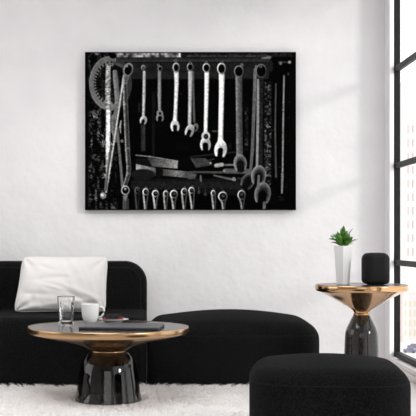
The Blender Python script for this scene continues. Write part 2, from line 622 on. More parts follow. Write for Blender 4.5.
    rust = np.clip((n1 * 0.55 + n2 * 0.4 + ns * 0.75 - 0.80) * 210, 0, 150)
    m = cov(gx - 117, 3)
    put(m * cov(87.5 - gx, 1), 10 + rust * (0.45 + 0.75 * n8) * np.clip((gx - 86) / 5, 0, 1))
    # top strip: flaking paint, then rail and board
    band(112, 181, 52.6, 57.4, 40 + 170 * (n4 * 0.6 + n2 * 0.5 - 0.1), 0.3)
    band(181, 293, 52, 57, 16 + 30 * n2, 0.3)
    band(186, 270, 55.6, 56.6, 78, 0.5)
    band(115, 270, 57.6, 62.2, 50 + 12 * n4, 0.35)
    band(117, 268, 58.4, 59.3, 32, 0.3)
    band(132, 269, 62.4, 79, 30 + 12 * n4, 0.35)
    band(130, 266, 62.0, 62.9, 22, 0.2)
    # dim uprights and shelf edge in the dark opening
    band(152, 155, 92, 158, 25, 0.2)
    band(141, 145.2, 120, 151, 44 + (gx - 141) * 5, 0.3)
    band(138.5, 140, 103, 112, 45, 0.2)
    band(176, 189, 142, 151, 14, 0.2)
    stroke((190, 131.3), (240, 131), 0.4, 0.4, 34)
    stroke((213, 131.2), (218, 131.2), 0.7, 0.5, 90)
    ell((230, 146), 1.5, 3, 30)
    ell((181, 94), 1.0, 1.0, 40)
    stroke((188, 157), (236, 152), 0.8, 0.8, 42)
    # -- clutter on the shelf
    band(133, 264, 178.5, 183, 22 + 10 * n4)
    poly([(136, 158), (156, 158), (152, 167), (136, 164)], 22)
    poly([(147, 157.5), (178, 161.3), (177.5, 168.6), (152, 166.5)], lambda x, y: 60 + (x - 147) * 2.9, 0.35)
    path([(136, 155.2, 0.5), (150, 156.6, 0.5), (178, 161.2, 0.6)], 150)
    poly([(136, 164), (156, 168), (155.5, 176), (136, 171)], lambda x, y: 165 - (x - 136) * 3.5, 0.3)
    ell((143, 174.5), 12, 5.5, 34, 0.3)
    poly([(156.5, 168.4), (192, 171.8), (190.5, 178.2), (162, 175.6)], lambda x, y: 66 + 60 * np.exp(-((x - 177) / 9) ** 2), 0.35)
    poly([(156, 168), (163, 169.5), (163, 176.5), (155.5, 178)], 20)
    band(178.5, 190, 155, 168, 12)
    poly([(190, 158), (206, 158), (212, 165), (196, 168)], 66, 0.5)
    path([(203, 162, 0.5), (214, 159, 0.4)], 70)
    path([(216, 165.6, 1.9), (222, 164.6, 1.9)], 165, tex=0.3)
    ell((210.5, 163), 1.2, 1.2, 150)
    path([(225, 165, 0.9), (243, 164.6, 0.9)], 120)
    path([(226, 171, 2.8), (250, 171.3, 2.8)], 82, edge=-0.4, tex=0.3)
    ell((224.2, 170.8), 1.3, 1.6, 140)
    path([(190, 172, 1.0), (222, 172.4, 1.2)], 78)
    poly([(188, 172), (197, 174), (195, 179), (188, 179)], 84, 0.3)
    path([(214, 175.4, 0.8), (235, 180, 1.1)], 105)
    ell((233.8, 179), 1.9, 1.9, 130)
    path([(238, 178, 0.6), (250, 180, 0.6)], 70)
    path([(200.6, 176, 0.9), (201, 183, 0.9)], 105)
    ell((239, 161), 2.4, 4.5, 40)
    poly([(131, 181), (245, 182.5), (245, 190), (131, 189)], 36, 0.6)
    poly([(160, 187.5), (245, 188.5), (245, 196), (205, 193)], 26, 0.6)
    # -- toothed ring
    cx, cy = 110.6, 83.2
    qo = (np.hypot((gx - cx) / 21.4, (gy - cy) / 27.2) - 1) * 21.4
    ang = np.arctan2(gy - cy, gx - cx)
    tooth = 1.1 * np.sign(np.sin(ang * 34)) * np.clip((115 - gx) / 3, 0, 1)
    qi = (np.hypot((gx - cx) / 15.6, (gy - cy) / 20.2) - 1) * 15.6 + tooth
    put(cov(qi), 10 + 34 * n4 * n2 + rust * 0.25, 0.3)
    put(cov(np.maximum(qo, -qi)), np.where(gx < 116, 112, 58) + 14 * (n4 - 0.5), 0.16)
    put(cov(np.abs(qo + 0.5) - 0.4) * (gx < 112), 128)
    ell((113, 55.8), 3.6, 2.8, 10)
    # -- pale battens behind the ring
    path([(108.3, 66, 2.6), (107.8, 90, 2.9), (108.0, 108, 2.6)], 140, tex=1.1, edge=-0.35)
    path([(115, 72, 2.3), (118, 104, 2.8)], 118, tex=0.2, side=0.2)
    ell((111.7, 64.8), 1.6, 1.6, 130)
    ell((111.7, 64.8), 0.6, 0.6, 20)
    path([(108.2, 111, 2.3), (108.0, 150, 2.4), (107.5, 176, 1.6)], 205, tex=0.6, edge=-0.45)
    put(cov(np.abs(gx - 107) - 3, 1.5) * cov(np.abs(gy - 168) - 12, 4) * (n2 > 0.5), 150, 0.4)
    path([(113.5, 117, 2.4), (114, 130, 3.0), (116, 141, 1.6)], 100, side=0.3)
    path([(117, 104, 1.6), (114.5, 118, 2.0)], 110)
    # -- thin rods crossing
    path([(117.2, 128, 1.0), (122.6, 187, 1.3)], 118, edge=0.3)
    path([(123.8, 76, 1.0), (117.0, 122, 0.85), (111.2, 160, 0.85), (106.0, 192, 0.9)], 175, edge=-0.2)
    path([(110.2, 150, 1.0), (105.4, 190, 1.3)], 95, side=0.3)
    ell((103.2, 195.7), 3.1, 3.1, 140)
    ell((102.4, 195.0), 1.6, 1.5, 205)
    path([(121, 121, 0.7), (120, 127, 0.9), (120.6, 133, 0.5)], 150)
    ell((122, 141), 1.6, 1.7, 110)
    # -- long ring spanner with cranked ring at the foot
    path([(125.0, 82, 1.9), (125.7, 106, 2.3), (127.6, 150, 2.3), (128.9, 168, 2.2), (128.4, 175, 2.1), (125.2, 185, 2.0)], 98, edge=1.0, side=0.45, tex=0.5)
    path([(125.0, 82, 2.2), (126.0, 77, 3.0)], 120, edge=0.5, side=0.3)
    ring((128.2, 69.8), 5.0, 7.2, 1.5, 128, hole=10, lit=0.3, rot=0.25)
    path([(114, 62.5, 1.6), (122, 66, 1.4)], 80)
    ell((126.6, 66), 1.5, 1.3, 150)
    path([(124.9, 197, 1.9), (124.6, 210, 1.9)], 88, edge=0.4)
    path([(127.9, 199, 0.8), (128, 210, 0.8)], 70)
    ring((125.4, 190.3), 4.3, 4.8, 1.2, 165, hole=10, lit=0.2)
    ell((125.2, 188.9), 1.2, 1.2, 150)
    poly([(122.6, 196), (128.2, 195), (125.5, 201.5)], 120)
    # -- row of hanging spanners
    def spanner(c, rx, ry, w, shaft, val, peg=None, hang=None):
        path(shaft, val, edge=-0.3, side=0.15, tex=0.16)
        ring(c, rx, ry, w * 0.95, val * 0.85, hole=8, lit=0.55)
        if peg:
            ell(peg, 1.35, 1.35, 120)
            ell(peg, 0.55, 0.55, 25)
    spanner((143.4, 67.6), 2.3, 2.6, 0.9, [(144.3, 72, 1.5), (144.0, 95, 1.6), (143.4, 117, 1.4)], 165, (143.2, 67.3))
    jaw((143.4, 120.4), 3.6, 170, ang=-0.25)
    spanner((160.1, 68.6), 2.4, 2.8, 0.9, [(159.6, 72, 1.7), (159.4, 95, 1.8), (159.6, 111, 1.5)], 130, (158.3, 65.2))
    ell((159.8, 113), 3.3, 3.0, 128)
    jaw((160.0, 117.6), 3.9, 128, ang=-0.1, gap=0.5)
    ell((160.0, 113.4), 1.3, 1.3, 14)
    spanner((176.1, 67.6), 3.5, 5.0, 1.1, [(176.4, 72.6, 2.5), (176.6, 84, 2.1), (175.5, 112, 1.8), (175.0, 121, 2.3)], 195, (175.6, 60.3))
    jaw((175.0, 126.3), 4.5, 195, ang=0.05, ry=5.6)
    path([(192.8, 72, 1.2), (193.6, 104, 1.1), (194.2, 122, 1.1)], 90, tex=0.2)
    jaw((195.2, 127.6), 3.0, 110, ang=-0.4, ry=4.0)
    spanner((190.2, 67.0), 3.3, 4.3, 1.0, [(190.3, 72, 2.3), (190.1, 98, 1.8), (189.6, 124, 1.8)], 165, (190.2, 63.2))
    jaw((189.6, 131), 4.5, 165, ang=-0.35, ry=6.0)
    spanner((206.4, 67.8), 3.8, 4.7, 1.0, [(206.8, 73, 2.4), (206.6, 90, 2.2), (205.6, 132, 1.9)], 205, (206.4, 62.3))
    ell((205.8, 136), 4.4, 4.6, 190)
    jaw((205.4, 144.6), 5.4, 180, ang=0.02, ry=6.6, gap=0.5)
    ell((206.0, 136.5), 2.3, 2.6, 14)
    ell((206.0, 136.2), 1.0, 1.2, 70)
    spanner((221.5, 68.6), 4.4, 6.0, 1.2, [(221.7, 75, 3.0), (221.6, 90, 2.6), (220.6, 138, 2.5), (220.5, 142, 3.2)], 218, (222, 62.2))
    jaw((220.6, 149.6), 6.3, 205, ang=-0.12, ry=8.4, gap=0.4)
    path([(238.9, 77, 3.4), (239.1, 110, 3.1), (239.6, 156, 3.2)], 100, edge=0.2, tex=0.35, side=0.4)
    jaw((240.2, 163.4), 6.6, 96, ang=0.1, ry=8.0, hole=22, lit=1.1, gap=0.55)
    ring((238.8, 71.4), 4.7, 5.9, 0.85, 125, hole=8, lit=0.4)
    ell((241.8, 65), 1.5, 1.5, 125)
    ell((241.8, 65), 0.6, 0.6, 25)
    # speckled chain behind, then the two long spanners
    band(264.3, 271.2, 82, 185, 18 + np.clip((n1 * 0.6 + n2 * 0.6 - 0.45) * 150, 0, 100), 0.5)
    band(244.8, 248.2, 106, 150, 16 + np.clip((n1 * 0.6 + n2 * 0.6 - 0.5) * 100, 0, 60), 0.5)
    path([(255.2, 70, 1.5), (254.4, 100, 1.6), (252.3, 150, 1.5), (250.6, 172, 1.3)], 105, edge=0.3, tex=0.2)
    jaw((247.8, 181.5), 6.6, 54, ang=-0.5, ry=8.0, hole=16, lit=2.2, gap=0.5)
    path([(260.2, 78, 3.4), (260.0, 110, 3.0), (259.5, 165, 2.8)], 40, tex=0.9)
    path([(258.0, 80, 1.2), (257.8, 120, 1.4), (257.0, 166, 1.2)], 140, tex=0.2)
    ring((261.2, 70.9), 5.3, 6.9, 0.8, 110, hole=8, lit=0.5)
    path([(256.0, 66, 0.9), (254.6, 74, 1.2), (254.8, 90, 1.3)], 110)
    ell((260.6, 66.4), 1.5, 1.5, 110)
    ell((260.6, 66.4), 0.6, 0.6, 20)
    jaw((258.6, 176), 7.4, 84, ang=-0.1, ry=9.5, hole=14, lit=1.5, gap=0.5)
    jaw((262.6, 194), 8.2, 80, ang=-0.12, ry=10.5, hole=10, lit=1.5, gap=0.5)
    path([(258.8, 176, 1.2), (258.2, 188, 1.4)], 110)
    path([(264.4, 203, 1.6), (264.2, 210, 1.6)], 100)
    # right-hand rods and hook
    path([(275.9, 84, 0.7), (275.2, 130, 0.8), (276.0, 177, 0.9)], 82)
    path([(284.0, 76, 0.8), (283.2, 120, 0.85), (282.6, 172, 0.8)], 140)
    path([(282.4, 174, 1.3), (281.9, 193, 0.8)], 128)
    path([(279, 62, 1.0), (289, 62.3, 0.8)], 58)
    ell((280.6, 63.4), 1.4, 1.6, 105)
    ell((289.6, 62.2), 1.5, 1.5, 150)
    path([(262, 58.2, 0.8), (270, 57.4, 1.3)], 110)
    ell((270.5, 66), 2.6, 6, 34)
    ell((288.2, 74), 0.8, 1.6, 70)
    for k in range(26):
        ell((272 + 21 * rng.random(), 78 + 125 * rng.random()), 0.5 + 1.6 * rng.random(), 0.35, 20 + 40 * rng.random())
    # -- front rail with the small hanging spanners
    for c, rx, ry, by, v in (((137.4, 190.5), 2.8, 3.6, 209, 70), ((145.7, 191.8), 3.1, 3.6, 209, 150), ((155.5, 193.6), 3.4, 3.6, 208, 165),
                             ((165.8, 193.6), 2.6, 3.2, 209, 135), ((173.9, 194.2), 3.9, 4.2, 209, 150), ((184.3, 191.6), 3.1, 3.6, 209, 140),
                             ((191.6, 190.4), 3.1, 3.4, 209, 150), ((213.3, 193), 2.3, 3.0, 209, 135), ((222.8, 196.4), 4.6, 4.8, 210, 135),
                             ((241.6, 195), 4.0, 5.0, 210, 120)):
        x, y = c
        bx = x - 0.3 if x < 190 else x + 0.6
        path([(x - rx + 0.5, y, 0.8), (bx - 1.2, by - 7, 0.85), (bx - 0.3, by, 1.0)], v * 1.15)
        path([(x + rx - 0.5, y, 0.7), (bx + 1.4, by - 7, 0.7), (bx + 0.9, by, 0.8)], v * 0.55)
        ring(c, rx, ry, 1.0, v * 1.25, hole=10, lit=0.8)
        ell((x + 0.4, y - 0.6), rx * 0.42, ry * 0.3, 70, 0.8)
        ell((x + 0.5, y - ry - 0.6), 1.0, 0.8, v * 0.7)
    for x, y in ((198.8, 192.5), (205.3, 194.5)):
        stroke((x, y - 5), (x, y), 0.4, 0.5, 70)
        ell((x, y), 1.3, 1.3, 95)
        ell((x, y), 0.5, 0.5, 20)
    for x in (150, 161, 169, 178, 231, 222, 213):
        ell((x, 188.5), 0.8, 0.8, 60)
    put(cov(np.minimum(np.minimum(gx - 85.6, 295.4 - gx), np.minimum(gy - 52.5, 209.5 - gy)), 0.4), 6)
    A = np.clip(255 * 1.06 * (np.clip(A * (1 + 0.16 * grain), 2, 255) / 255) ** 1.22, 2, 246)
    return gx, gy, A, nx, ny


def canvas_picture():
    gx, gy, A, nx, ny = build_print()
    yf = WB - 0.045
    s = yf / F
    lin = np.where(A / 255 <= 0.04045, A / 255 / 12.92, ((A / 255 + 0.055) / 1.055) ** 2.4)
    cx, cz = (190.5 - VX) * s, EYE - (210 - VY) * s
    root = thing('canvas_picture', 'wide black-and-white canvas photograph of hanging spanners on the white wall above the sofa', 'picture', (cx, WB - 0.0005, cz))
    co = np.empty((ny * nx, 3), np.float32)
    co[:, 0] = ((gx - VX) * s - cx).ravel()
    co[:, 1] = yf - (WB - 0.0005)
    co[:, 2] = (EYE - (gy - VY) * s - cz).ravel()
    me = bpy.data.meshes.new('printed_face')
    i = np.arange((ny - 1) * (nx - 1))
    r, c = i // (nx - 1), i % (nx - 1)
    v0 = r * nx + c
    quads = np.stack([v0, v0 + nx, v0 + nx + 1, v0 + 1], 1).astype(np.int32)
    me.vertices.add(ny * nx)
    me.vertices.foreach_set('co', co.ravel())
    me.loops.add(quads.size)
    me.loops.foreach_set('vertex_index', quads.ravel())
    me.polygons.add(len(quads))
    me.polygons.foreach_set('loop_start', np.arange(0, quads.size, 4, dtype=np.int32))
    me.update()
    at = me.color_attributes.new('ink', 'FLOAT_COLOR', 'POINT')
    rgba = np.ones((ny * nx, 4), np.float32)
    rgba[:, :3] = np.clip(lin.ravel()[:, None] * PRINT_GAIN, 0, 0.95)
    at.data.foreach_set('color', rgba.ravel())
    m = mat('monochrome_ink_on_canvas', (0.1, 0.1, 0.1), 0.8, Specular_IOR_Level=0.0)
    nt = m.node_tree
    a = nt.nodes.new('ShaderNodeAttribute')
    a.attribute_name = 'ink'
    nt.links.new(a.outputs['Color'], nt.nodes['Principled BSDF'].inputs['Base Color'])
    obj('printed_face', me, m, root)
    x0, x1 = (85 - VX) * s - cx, (296 - VX) * s - cx
    z1 = (210 - 52) * s
    b = WB - 0.0005
    obj('canvas_edge', boxes((x0, x1, yf + 0.0015 - b, 0.0, 0, z1)), mat('black_canvas_edge', (0.012, 0.012, 0.012), 0.8), root)
    return root


PRINT_GAIN = 1.15
canvas_picture()
#PRINT_END

# ------------------------------------------------------------------ sofa
SX0, SX1 = -2.05, -0.036
sofa = thing('sofa', 'black fabric sofa with a rounded backrest under the canvas picture', 'sofa', ((SX0 + SX1) / 2, 5.42, 0))
hx = (SX1 - SX0) / 2
bm, _ = soft_block(hx, 0.36, 0.362, 0.06, 0.03, 0.03, 0.0)
obj('seat', bm, M_FABRIC, sofa, (0, 0.36, 0), True)
# backrest: rounded slab standing on edge
bm, ol = soft_block(hx, 0.30, 0.24, 0.13, 0.035, 0.035, 0.0, seg=16)
bk = obj('backrest', bm, M_FABRIC, sofa, None, True)
bk.rotation_euler = (math.pi / 2, 0, 0)
bk.location = (0, 0.36 + 0.36 + 0.20, 0.335)
pts = [Vector((x, z, 0.24)) for x, z in ol(0.035)]
bm = bmesh.new()
tube(bm, [(p.x, p.y, 0.239) for p in pts], 0.004, 6, True)
pp = obj('piping', bm, M_PIPE, bk, None, True)

# ------------------------------------------------------------------ poufs
def pouf(name, label, loc, hx, hy, h, rp, rt, dome, rz=0, expo=2.0, seam=True):
    t = thing(name, label, 'ottoman', loc, rz)
    bm, ol = soft_block(hx, hy, h, rp, rt, 0.03, dome, seg=16, expo=expo)
    obj('body', bm, M_FABRIC, t, None, True)
    if seam:
        a = math.pi / 2 * 0.22
        ins = rt * (1 - math.cos(a))
        z = h - rt + rt * math.sin(a)
        bm = bmesh.new()
        tube(bm, [(x, y, z) for x, y in ol(ins)], 0.0018, 6, True)
        obj('piping', bm, M_PIPE, t, None, True)
    return t


pouf('upholstered_ottoman', 'long black fabric ottoman against the wall beside the sofa', (0.418, 5.78, 0), 0.450, 0.37, 0.325, 0.13, 0.085, 0.055)
pouf('upholstered_pouf', 'rounded black fabric pouf in front of the side table', (0.636, 3.875, 0), 0.283, 0.28, 0.306, 0.17, 0.065, 0.036, -0.09)

# ------------------------------------------------------------------ cushion
def cushion():
    w, h, t = 0.49, 0.312, 0.075
    n = 72
    nh = 48
    root_loc = P(61, 312, 5.70)
    r = random.Random(3)
    creases = [(r.uniform(-1, 1), r.uniform(-1, 1), r.uniform(0, math.pi), r.uniform(0.25, 0.6), r.uniform(0.03, 0.08), r.uniform(-1, 1)) for _ in range(34)]
    bm = bmesh.new()
    grid = {}
    for side in (1, -1):
        for i in range(n + 1):
            for j in range(nh + 1):
                u, v = 2 * i / n - 1, 2 * j / nh - 1
                edge = i in (0, n) or j in (0, nh)
                if edge and side == -1:
                    grid[(side, i, j)] = grid[(1, i, j)]
                    continue
                pinch = 1 - 0.035 * (1 - v * v) * abs(u) ** 3
                pv = 1 - 0.05 * (1 - u * u) * abs(v) ** 3
                x = u * w / 2 * pinch
                z = v * h / 2 * pv
                prof = ((1 - u ** 2) * (1 - v ** 2)) ** 0.42 if not edge else 0
                y = side * t * prof
                if side == 1 or True:
                    wr = 0
                    for cu, cv, a, L, wd, s in creases:
                        du, dv = u - cu, (v - cv) * 0.66
                        al = du * math.cos(a) + dv * math.sin(a)
                        ac = -du * math.sin(a) + dv * math.cos(a)
                        wr += s * math.exp(-(al / L) ** 2 - (ac / wd) ** 2)
                    # folds pulling in from the corners
                    for su in (-1, 1):
                        for sv in (-1, 1):
                            dd = math.hypot(u - su, (v - sv) * 0.7)
                            aa = math.atan2((v - sv) * 0.7, u - su)
                            wr += 1.5 * math.exp(-(dd / 0.45) ** 2) * math.sin(aa * 9)
                    y += side * 0.0060 * wr * min(1, prof * 2)
                grid[(side, i, j)] = bm.verts.new((x * (1 - 0.06 * (u * v) ** 6) * (1 - 0.035 * v) + 0.013 * v, -y, z * (1 - 0.07 * (u * v) ** 6) + h / 2))
        for i in range(n):
            for j in range(nh):
                q = [grid[(side, i, j)], grid[(side, i + 1, j)], grid[(side, i + 1, j + 1)], grid[(side, i, j + 1)]]
                bm.faces.new(q if side == 1 else q[::-1])
    c = thing('throw_cushion', 'plump white cotton cushion leaning on the black sofa back', 'cushion', (root_loc.x, 5.765, 0.362))
    o = obj('cover', bm, M_PILLOW, c, (0, 0, 0.004), True)
    o.rotation_euler = (math.radians(-12), 0, math.radians(0))
    bm = bmesh.new()
    loop = [grid_pt for grid_pt in [(-1 + 2 * k / 60, -1) for k in range(60)] + [(1, -1 + 2 * k / 40) for k in range(40)] + [(1 - 2 * k / 60, 1) for k in range(60)] + [(-1, 1 - 2 * k / 40) for k in range(40)]]
    pl = []
    for u, v in loop:
        pinch = 1 - 0.035 * (1 - v * v) * abs(u) ** 3
        pv = 1 - 0.05 * (1 - u * u) * abs(v) ** 3
        pl.append((u * w / 2 * pinch * (1 - 0.06 * (u * v) ** 6) * (1 - 0.035 * v) + 0.013 * v, 0, v * h / 2 * pv * (1 - 0.07 * (u * v) ** 6) + h / 2))
    tube(bm, pl, 0.003, 6, True)
    p = obj('seam', bm, M_PILLOW, c, (0, 0, 0.004), True)
    p.rotation_euler = o.rotation_euler
    return c


cushion()

# ------------------------------------------------------------------ bell tables
def bell_table(name, label, loc, R, H, rim, neck_z, neck_r, bell, neck_prof, brass=M_BRASS):
    t = thing(name, label, 'table', loc)
    obj('tabletop', lathe([(0, H - 0.008), (R - 0.006, H - 0.008), (R - 0.006, H - 0.0015), (R - 0.0075, H), (0, H)], 96), M_TOP, t, None, False)
    # rim and cone in one spun brass piece
    prof = [(R - 0.0055, H - 0.006), (R - 0.0055, H + 0.0005), (R - 0.003, H + 0.0015), (R - 0.0005, H - 0.0005), (R, H - 0.004)]
    prof += [(R, H - rim * 0.62), (R - 0.001, H - rim * 0.76), (R - 0.004, H - rim * 0.90), (R - 0.010, H - rim * 1.02)]
    prof += neck_prof
    b = lathe(prof, 96)
    o = obj('brass_body', b, brass, t, None, True)
    md = o.modifiers.new('split', 'EDGE_SPLIT')
    md.split_angle = math.radians(50)
    ringp = [(neck_r - 0.004, neck_z - 0.004), (neck_r + 0.003, neck_z - 0.004), (neck_r + 0.0045, neck_z), (neck_r + 0.003, neck_z + 0.004), (neck_r - 0.004, neck_z + 0.004)]
    obj('neck_ring', lathe(ringp, 64), M_BRASS_DULL, t, None, True)
    outer = smoothprof(bell, 8)
    wall = 0.007
    inner = [(max(r - wall, 0.004), z) for r, z in outer][::-1]
    gl = lathe(outer + inner + [outer[0]], 96)
    obj('glass_base', gl, M_SMOKE, t, None, True)
    return t


CT = (-0.209, 4.97, 0.009)
CH = 0.346
def zt(y, d=4.97):
    return EYE - (y - VY) * d / F
bell_table('coffee_table', 'low round coffee table with a brass rim and smoked glass bell base', CT, 0.377, CH, 0.030,
           0.232, 0.080,
           [(0.078, 0.230), (0.098, 0.219), (0.120, 0.190), (0.133, 0.155), (0.140, 0.110), (0.150, 0.04), (0.157, 0.003)],
           [(0.30, CH - 0.046), (0.22, CH - 0.062), (0.15, CH - 0.080), (0.118, CH - 0.091), (0.103, CH - 0.100), (0.088, CH - 0.110), (0.078, CH - 0.116), (0.074, 0.222), (0.066, 0.214), (0.0, 0.212)], M_BRASS_DULL)
ST = (1.019, 5.18, 0.0)
SH = 0.541
bell_table('side_table', 'tall round side table with a brass cone top and smoked glass base by the window', ST, 0.2255, SH, 0.030,
           0.398, 0.036,
           [(0.034, 0.397), (0.042, 0.390), (0.060, 0.355), (0.076, 0.318), (0.081, 0.27), (0.085, 0.15), (0.092, 0.04), (0.098, 0.003)],
           [(0.196, SH - 0.036), (0.155, SH - 0.058), (0.110, SH - 0.083), (0.070, SH - 0.106), (0.045, SH - 0.122), (0.035, SH - 0.136), (0.033, 0.395), (0.030, 0.378), (0.024, 0.372), (0.0, 0.371)])

# ------------------------------------------------------------------ on the coffee table
def lift(x, y, z=CH + 0.009):
    return (x, y, z + 0.0005)


# water glass: square tumbler with thick base
gp = P(66, 325, 5.01)
g = thing('water_glass', 'clear glass tumbler of water left of the white mug on the coffee table', 'glass', lift(gp.x, gp.y))
def square_ring(hw, z, rc, n=6):
    pts = []
    for cx, cy, a0 in ((1, 1, 0), (-1, 1, 90), (-1, -1, 180), (1, -1, 270)):
        for k in range(n + 1):
            a = math.radians(a0 + 90 * k / n)
            pts.append((cx * (hw - rc) + rc * math.cos(a), cy * (hw - rc) + rc * math.sin(a), z))
    return pts
def loft(secs, cap0=True, cap1=True):
    bm = bmesh.new()
    rings = [[bm.verts.new(p) for p in s] for s in secs]
    n = len(rings[0])
    for a, b in zip(rings[:-1], rings[1:]):
        for k in range(n):
            bm.faces.new((a[k], a[(k + 1) % n], b[(k + 1) % n], b[k]))
    if cap0:
        bm.faces.new(rings[0][::-1])
    if cap1:
        bm.faces.new(rings[-1])
    bmesh.ops.recalc_face_normals(bm, faces=bm.faces)
    return bm
GH = 0.136
tum = [(0.0, 0.0), (0.0300, 0.0), (0.0318, 0.002), (0.0325, 0.020), (0.0385, GH - 0.006), (0.0390, GH - 0.001), (0.0380, GH), (0.0360, GH - 0.002),
       (0.0352, GH - 0.012), (0.0292, 0.026), (0.0270, 0.020), (0.0, 0.018)]
o = obj('tumbler', lathe(tum, 48), M_GLASS, g, None, True)
o.modifiers.new('split', 'EDGE_SPLIT').split_angle = math.radians(35)
g.scale = (1.07, 1.07, 1.02)
o.rotation_euler = (0, 0, 0.2)
o2 = obj('water', lathe([(0.0, 0.0182), (0.0268, 0.0202), (0.0290, 0.0262), (0.0342, 0.112), (0.0, 0.112)], 48), M_WATER, g, None, True)
o2.modifiers.new('split', 'EDGE_SPLIT').split_angle = math.radians(35)
o2.rotation_euler = (0, 0, 0.2)

# mug
mp = P(90.3, 321, 5.17)
mug = thing('coffee_mug', 'white ceramic coffee mug with its handle to the right on the coffee table', 'mug', lift(mp.x, mp.y))
outer = smoothprof([(0.0, 0.0), (0.020, 0.0), (0.0235, 0.003), (0.0305, 0.013), (0.0365, 0.033), (0.0392, 0.060), (0.0402, 0.086)], 5)
inner = smoothprof([(0.0385, 0.0865), (0.0372, 0.075), (0.0345, 0.040), (0.028, 0.018), (0.020, 0.008), (0.0, 0.007)], 5)
obj('cup', lathe(outer + inner, 64), M_CERAMIC, mug, None, True)
obj('coffee', lathe([(0.0, 0.066), (0.0362, 0.066), (0.0360, 0.065), (0.0, 0.065)], 48), M_COFFEE, mug)
bm = bmesh.new()
tube(bm, [(0.0370, 0, 0.070), (0.047, 0, 0.0735), (0.058, 0, 0.069), (0.063, 0, 0.056), (0.059, 0, 0.041), (0.049, 0, 0.029), (0.0340, 0, 0.026)], [0.0045, 0.0046, 0.0046, 0.0048, 0.0048, 0.0046, 0.0044], 12)
hd = obj('handle', bm, M_CERAMIC, mug, None, True)
hd.rotation_euler = (0, 0, math.radians(-8))
mug.scale = (1.1, 1.1, 1.08)

# plate and berries
pp_ = P(113.5, 319, 5.235)
plate = tag(obj('plate', lathe(smoothprof([(0, 0.0), (0.040, 0.0), (0.046, 0.003), (0.066, 0.0115), (0.077, 0.0145)], 5) + smoothprof([(0.0765, 0.0165), (0.064, 0.0138), (0.046, 0.0065), (0.0, 0.005)], 5), 72),
                M_CERAMIC, None, lift(pp_.x, pp_.y), True), 'small white plate of berries behind the dark laptop', 'plate')
plate.scale = (0.97, 0.97, 0.95)


def berry_mesh(r):
    bm = bmesh.new()
    k = 0
    for zz, cnt, rr in ((-0.75, 5, 0.55), (-0.2, 8, 0.85), (0.35, 7, 0.72), (0.82, 3, 0.35)):
        for i in range(cnt):
            a = 2 * math.pi * (i + 0.5 * (k % 2)) / cnt
            mt = Matrix.Translation((r * rr * math.cos(a), r * rr * math.sin(a), r * zz * 0.9 + r))
            bmesh.ops.create_icosphere(bm, subdivisions=1, radius=r * 0.36, matrix=mt)
        k += 1
    bmesh.ops.create_icosphere(bm, subdivisions=2, radius=r * 0.85, matrix=Matrix.Translation((0, 0, r)))
    return bm


spots = [(-0.042, -0.008, 0, 0), (-0.022, -0.018, 0, 0), (-0.001, -0.020, 0, 0), (0.020, -0.014, 0, 0), (-0.030, 0.014, 0, 0), (-0.008, 0.012, 0, 0), (0.014, 0.012, 0, 0),
         (0.034, 0.006, 0, 0), (-0.022, 0.000, 0.013, 0), (0.000, -0.004, 0.014, 0), (0.020, 0.000, 0.0135, 0), (0.041, -0.013, 0, 1), (0.030, -0.030, 0, 1), (-0.040, -0.029, 0, 1)]
firsts = {}
for x, y, up, red in spots:
    loc = (pp_.x + 1.05 * x, pp_.y + 1.0 * y, CH + 0.009 + 0.0058 + 0.0008 + up)
    if red not in firsts:
        b = obj('raspberry' if red else 'blackberry', berry_mesh(0.008 if red else 0.0100), M_REDBERRY if red else M_BERRY, None, loc, True)
        firsts[red] = b
    else:
        b = firsts[red].copy()
        b.location = loc
        COL.objects.link(b)
    b.rotation_euler = (0, 0, random.uniform(0, 6))
    tag(b, 'bright red berry on the small white plate' if red else 'dark blackberry on the small white plate', 'berry', 'red berries on the plate' if red else 'dark berries on the plate')

# laptop, closed
lw, ld = 0.365, 0.25
lp = thing('laptop', 'closed thin charcoal laptop lying on the round coffee table', 'laptop', lift(-0.141, 4.880), math.radians(-7))
bm, _ = soft_block(lw / 2, ld / 2, 0.0075, 0.010, 0.002, 0.0025)
obj('keyboard_half', bm, M_SLATE_E, lp, None, True)
bm, _ = soft_block(lw / 2, ld / 2, 0.0055, 0.010, 0.0025, 0.001)
obj('lid', bm, M_SLATE, lp, (0, 0, 0.0080), True)
bm = bmesh.new()
tube(bm, [(-0.11, ld / 2 - 0.002, 0.0072), (0.11, ld / 2 - 0.002, 0.0072)], 0.0030, 10)
obj('hinge', bm, M_SLATE_E, lp, None, True)

# ------------------------------------------------------------------ on the side table
sp_ = P(375.5, 286, 5.20)
spk = thing('smart_speaker', 'black rounded fabric speaker on the side table beside the potted plant', 'speaker', (sp_.x, sp_.y, SH + 0.0005))
bm, _ = soft_block(0.0645, 0.0645, 0.151, 0.045, 0.030, 0.022, 0.002, seg=12)
obj('body', bm, M_SPEAKER, spk, (0, 0, 0.003), True)
obj('foot', lathe([(0, 0), (0.042, 0), (0.043, 0.004), (0.043, 0.010), (0, 0.010)], 48), M_BLACKPL, spk)
obj('touch_panel', lathe([(0, 0.1546), (0.026, 0.1546), (0.027, 0.1556), (0.025, 0.1566), (0, 0.1570)], 48), M_BLACKPL, spk, None, True)

pt = P(343, 284, 5.23)
pot = thing('potted_plant', 'small green leafy plant in a tall tapered white pot on the side table', 'plant', (pt.x, pt.y, SH + 0.0005))
PH = 0.190
def sq(hw, z):
    return [(hw * math.cos(a), hw * math.sin(a), z) for a in [math.radians(-100 + 90 * k) + d for k in range(4) for d in (-0.035, 0.035)]]
bm = loft([sq(0.030, 0), sq(0.0312, 0.002), sq(0.0445, PH - 0.0015), sq(0.0435, PH), sq(0.0395, PH), sq(0.0385, PH - 0.016), sq(0.037, PH - 0.022)])
pot_o = obj('pot', bm, M_POT, pot)
bm = loft([sq(0.0365, PH - 0.019), sq(0.0380, PH - 0.012)])
obj('soil', bm, M_SOIL, pot)


